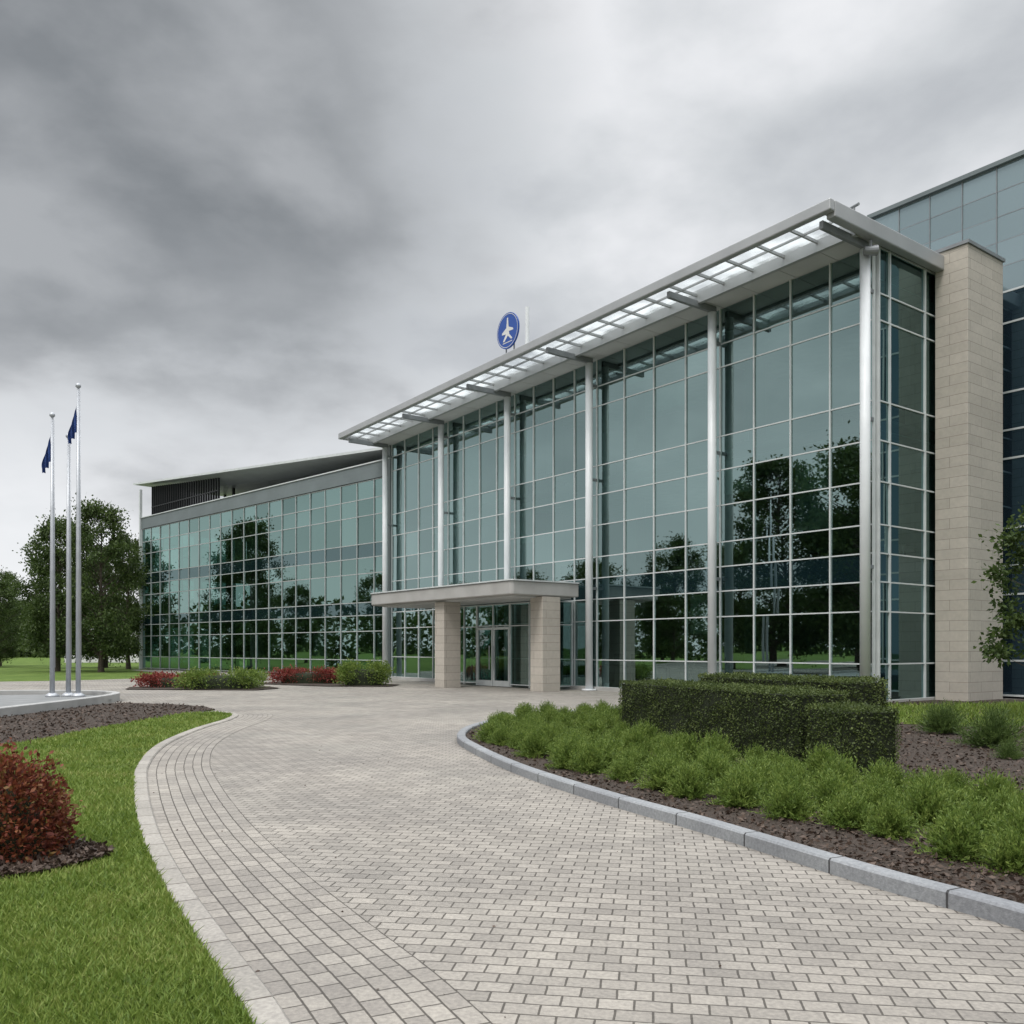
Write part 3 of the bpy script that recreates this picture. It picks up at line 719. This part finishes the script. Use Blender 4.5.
# ------------------------------------------------------------ world
w=bpy.data.worlds.new('World'); scene.world=w; w.use_nodes=True; nt=w.node_tree; nt.nodes.clear()
out=N(nt,'ShaderNodeOutputWorld'); bg=N(nt,'ShaderNodeBackground'); bg.inputs[1].default_value=.112
nt.links.new(bg.outputs[0],out.inputs[0])
sky=N(nt,'ShaderNodeTexSky',sky_type='NISHITA'); sky.sun_disc=False
EL=math.radians(52); AZ=math.radians(215)
sky.sun_elevation=EL; sky.sun_rotation=AZ
tc=N(nt,'ShaderNodeTexCoord'); sp_=N(nt,'ShaderNodeSeparateXYZ'); nt.links.new(tc.outputs['Generated'],sp_.inputs[0])
def M(op,a,b=None,c=None,clamp=False):
    n=N(nt,'ShaderNodeMath',operation=op); n.use_clamp=clamp
    for i,v in enumerate((a,b,c)):
        if v is None: continue
        if isinstance(v,(int,float)): n.inputs[i].default_value=v
        else: nt.links.new(v,n.inputs[i])
    return n.outputs[0]
def smooth(v,a,b,c=0,d=1):
    n=N(nt,'ShaderNodeMapRange',interpolation_type='SMOOTHSTEP')
    nt.links.new(v,n.inputs['Value']); n.inputs['From Min'].default_value=a; n.inputs['From Max'].default_value=b
    n.inputs['To Min'].default_value=c; n.inputs['To Max'].default_value=d; return n.outputs[0]
zz=M('ABSOLUTE',sp_.outputs[2]); den=M('ADD',zz,.38)
px=M('DIVIDE',sp_.outputs[0],den); py=M('DIVIDE',sp_.outputs[1],den)
cb=N(nt,'ShaderNodeCombineXYZ'); nt.links.new(px,cb.inputs[0]); nt.links.new(py,cb.inputs[1]); nt.links.new(M('MULTIPLY',zz,1.2),cb.inputs[2])
def noise(sc,det,dist=0,off=(0,0,0),rough=.55):
    mp=N(nt,'ShaderNodeMapping'); mp.inputs['Location'].default_value=off; nt.links.new(cb.outputs[0],mp.inputs['Vector'])
    n=N(nt,'ShaderNodeTexNoise'); n.inputs['Scale'].default_value=sc; n.inputs['Detail'].default_value=det; n.inputs['Distortion'].default_value=dist; n.inputs['Roughness'].default_value=rough
    nt.links.new(mp.outputs[0],n.inputs['Vector']); return n.outputs['Fac']
n1=noise(1.5,9,.0,(3,1,0),.52); n2=noise(3.6,9,.1,(7,4,0),.50)
def dotd(v):
    v=Vector(v).normalized(); n=N(nt,'ShaderNodeVectorMath',operation='DOT_PRODUCT'); nt.links.new(tc.outputs['Generated'],n.inputs[0]); n.inputs[1].default_value=v; return n.outputs['Value']
nn=M('MULTIPLY_ADD',n1,.18,-.09); nn2=M('MULTIPLY_ADD',n2,.11,-.055); nsum=M('ADD',nn,nn2)
dk1=smooth(M('ADD',dotd((-.33,1,.55)),nsum),.938,.99); dk2=smooth(M('ADD',dotd((-.16,1,.40)),nsum),.98,1.005)
dk3=smooth(M('ADD',dotd((-.58,1,.58)),nsum),.955,1.0)
dark=M('MAXIMUM',M('MAXIMUM',dk1,M('MULTIPLY',dk2,.75)),M('MULTIPLY',dk3,.75))
base=ramp(nt,M('MULTIPLY_ADD',n2,.45,M('MULTIPLY',n1,.55)),[(.36,(.45,.47,.495)),(.46,(.60,.62,.64)),(.55,(.77,.78,.80)),(.64,(.90,.90,.91))])
mixd=N(nt,'ShaderNodeMix',data_type='RGBA'); nt.links.new(M('MULTIPLY',dark,.90),mixd.inputs[0]); nt.links.new(base,mixd.inputs[6])
dcol=ramp(nt,n2,[(.36,(.165,.178,.19)),(.62,(.33,.345,.36))]); nt.links.new(dcol,mixd.inputs[7])
hz=smooth(M('ADD',sp_.outputs[2],M('MULTIPLY_ADD',n2,.32,-.16)),.0,.32,.85,0)
mixh=N(nt,'ShaderNodeMix',data_type='RGBA'); nt.links.new(hz,mixh.inputs[0]); nt.links.new(mixd.outputs[2],mixh.inputs[6]); mixh.inputs[7].default_value=(.83,.84,.86,1)
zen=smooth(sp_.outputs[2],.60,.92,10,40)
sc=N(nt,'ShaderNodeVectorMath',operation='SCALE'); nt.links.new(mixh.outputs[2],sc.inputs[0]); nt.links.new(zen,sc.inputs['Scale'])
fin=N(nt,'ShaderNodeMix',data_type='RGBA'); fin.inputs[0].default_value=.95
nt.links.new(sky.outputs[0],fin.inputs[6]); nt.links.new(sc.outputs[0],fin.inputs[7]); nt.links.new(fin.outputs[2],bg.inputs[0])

sun=bpy.data.lights.new('sun','SUN'); sun.energy=1.5; sun.angle=math.radians(16); sun.color=(1,.96,.90)
so=bpy.data.objects.new('sun',sun); col.objects.link(so)
dvec=Vector((math.sin(AZ)*math.cos(EL),math.cos(AZ)*math.cos(EL),math.sin(EL)))
so.rotation_euler=dvec.to_track_quat('Z','Y').to_euler()

# ------------------------------------------------------------ camera
cam=bpy.data.cameras.new('camera'); co=bpy.data.objects.new('camera',cam); col.objects.link(co)
cam.sensor_width=36; cam.lens=36*900/1024; cam.shift_y=136/1024; cam.clip_end=3000
co.location=(0,0,1.6); co.rotation_euler=(math.radians(90),0,0); scene.camera=co
scene.view_settings.view_transform='Standard'; scene.view_settings.look='None'; scene.view_settings.exposure=0
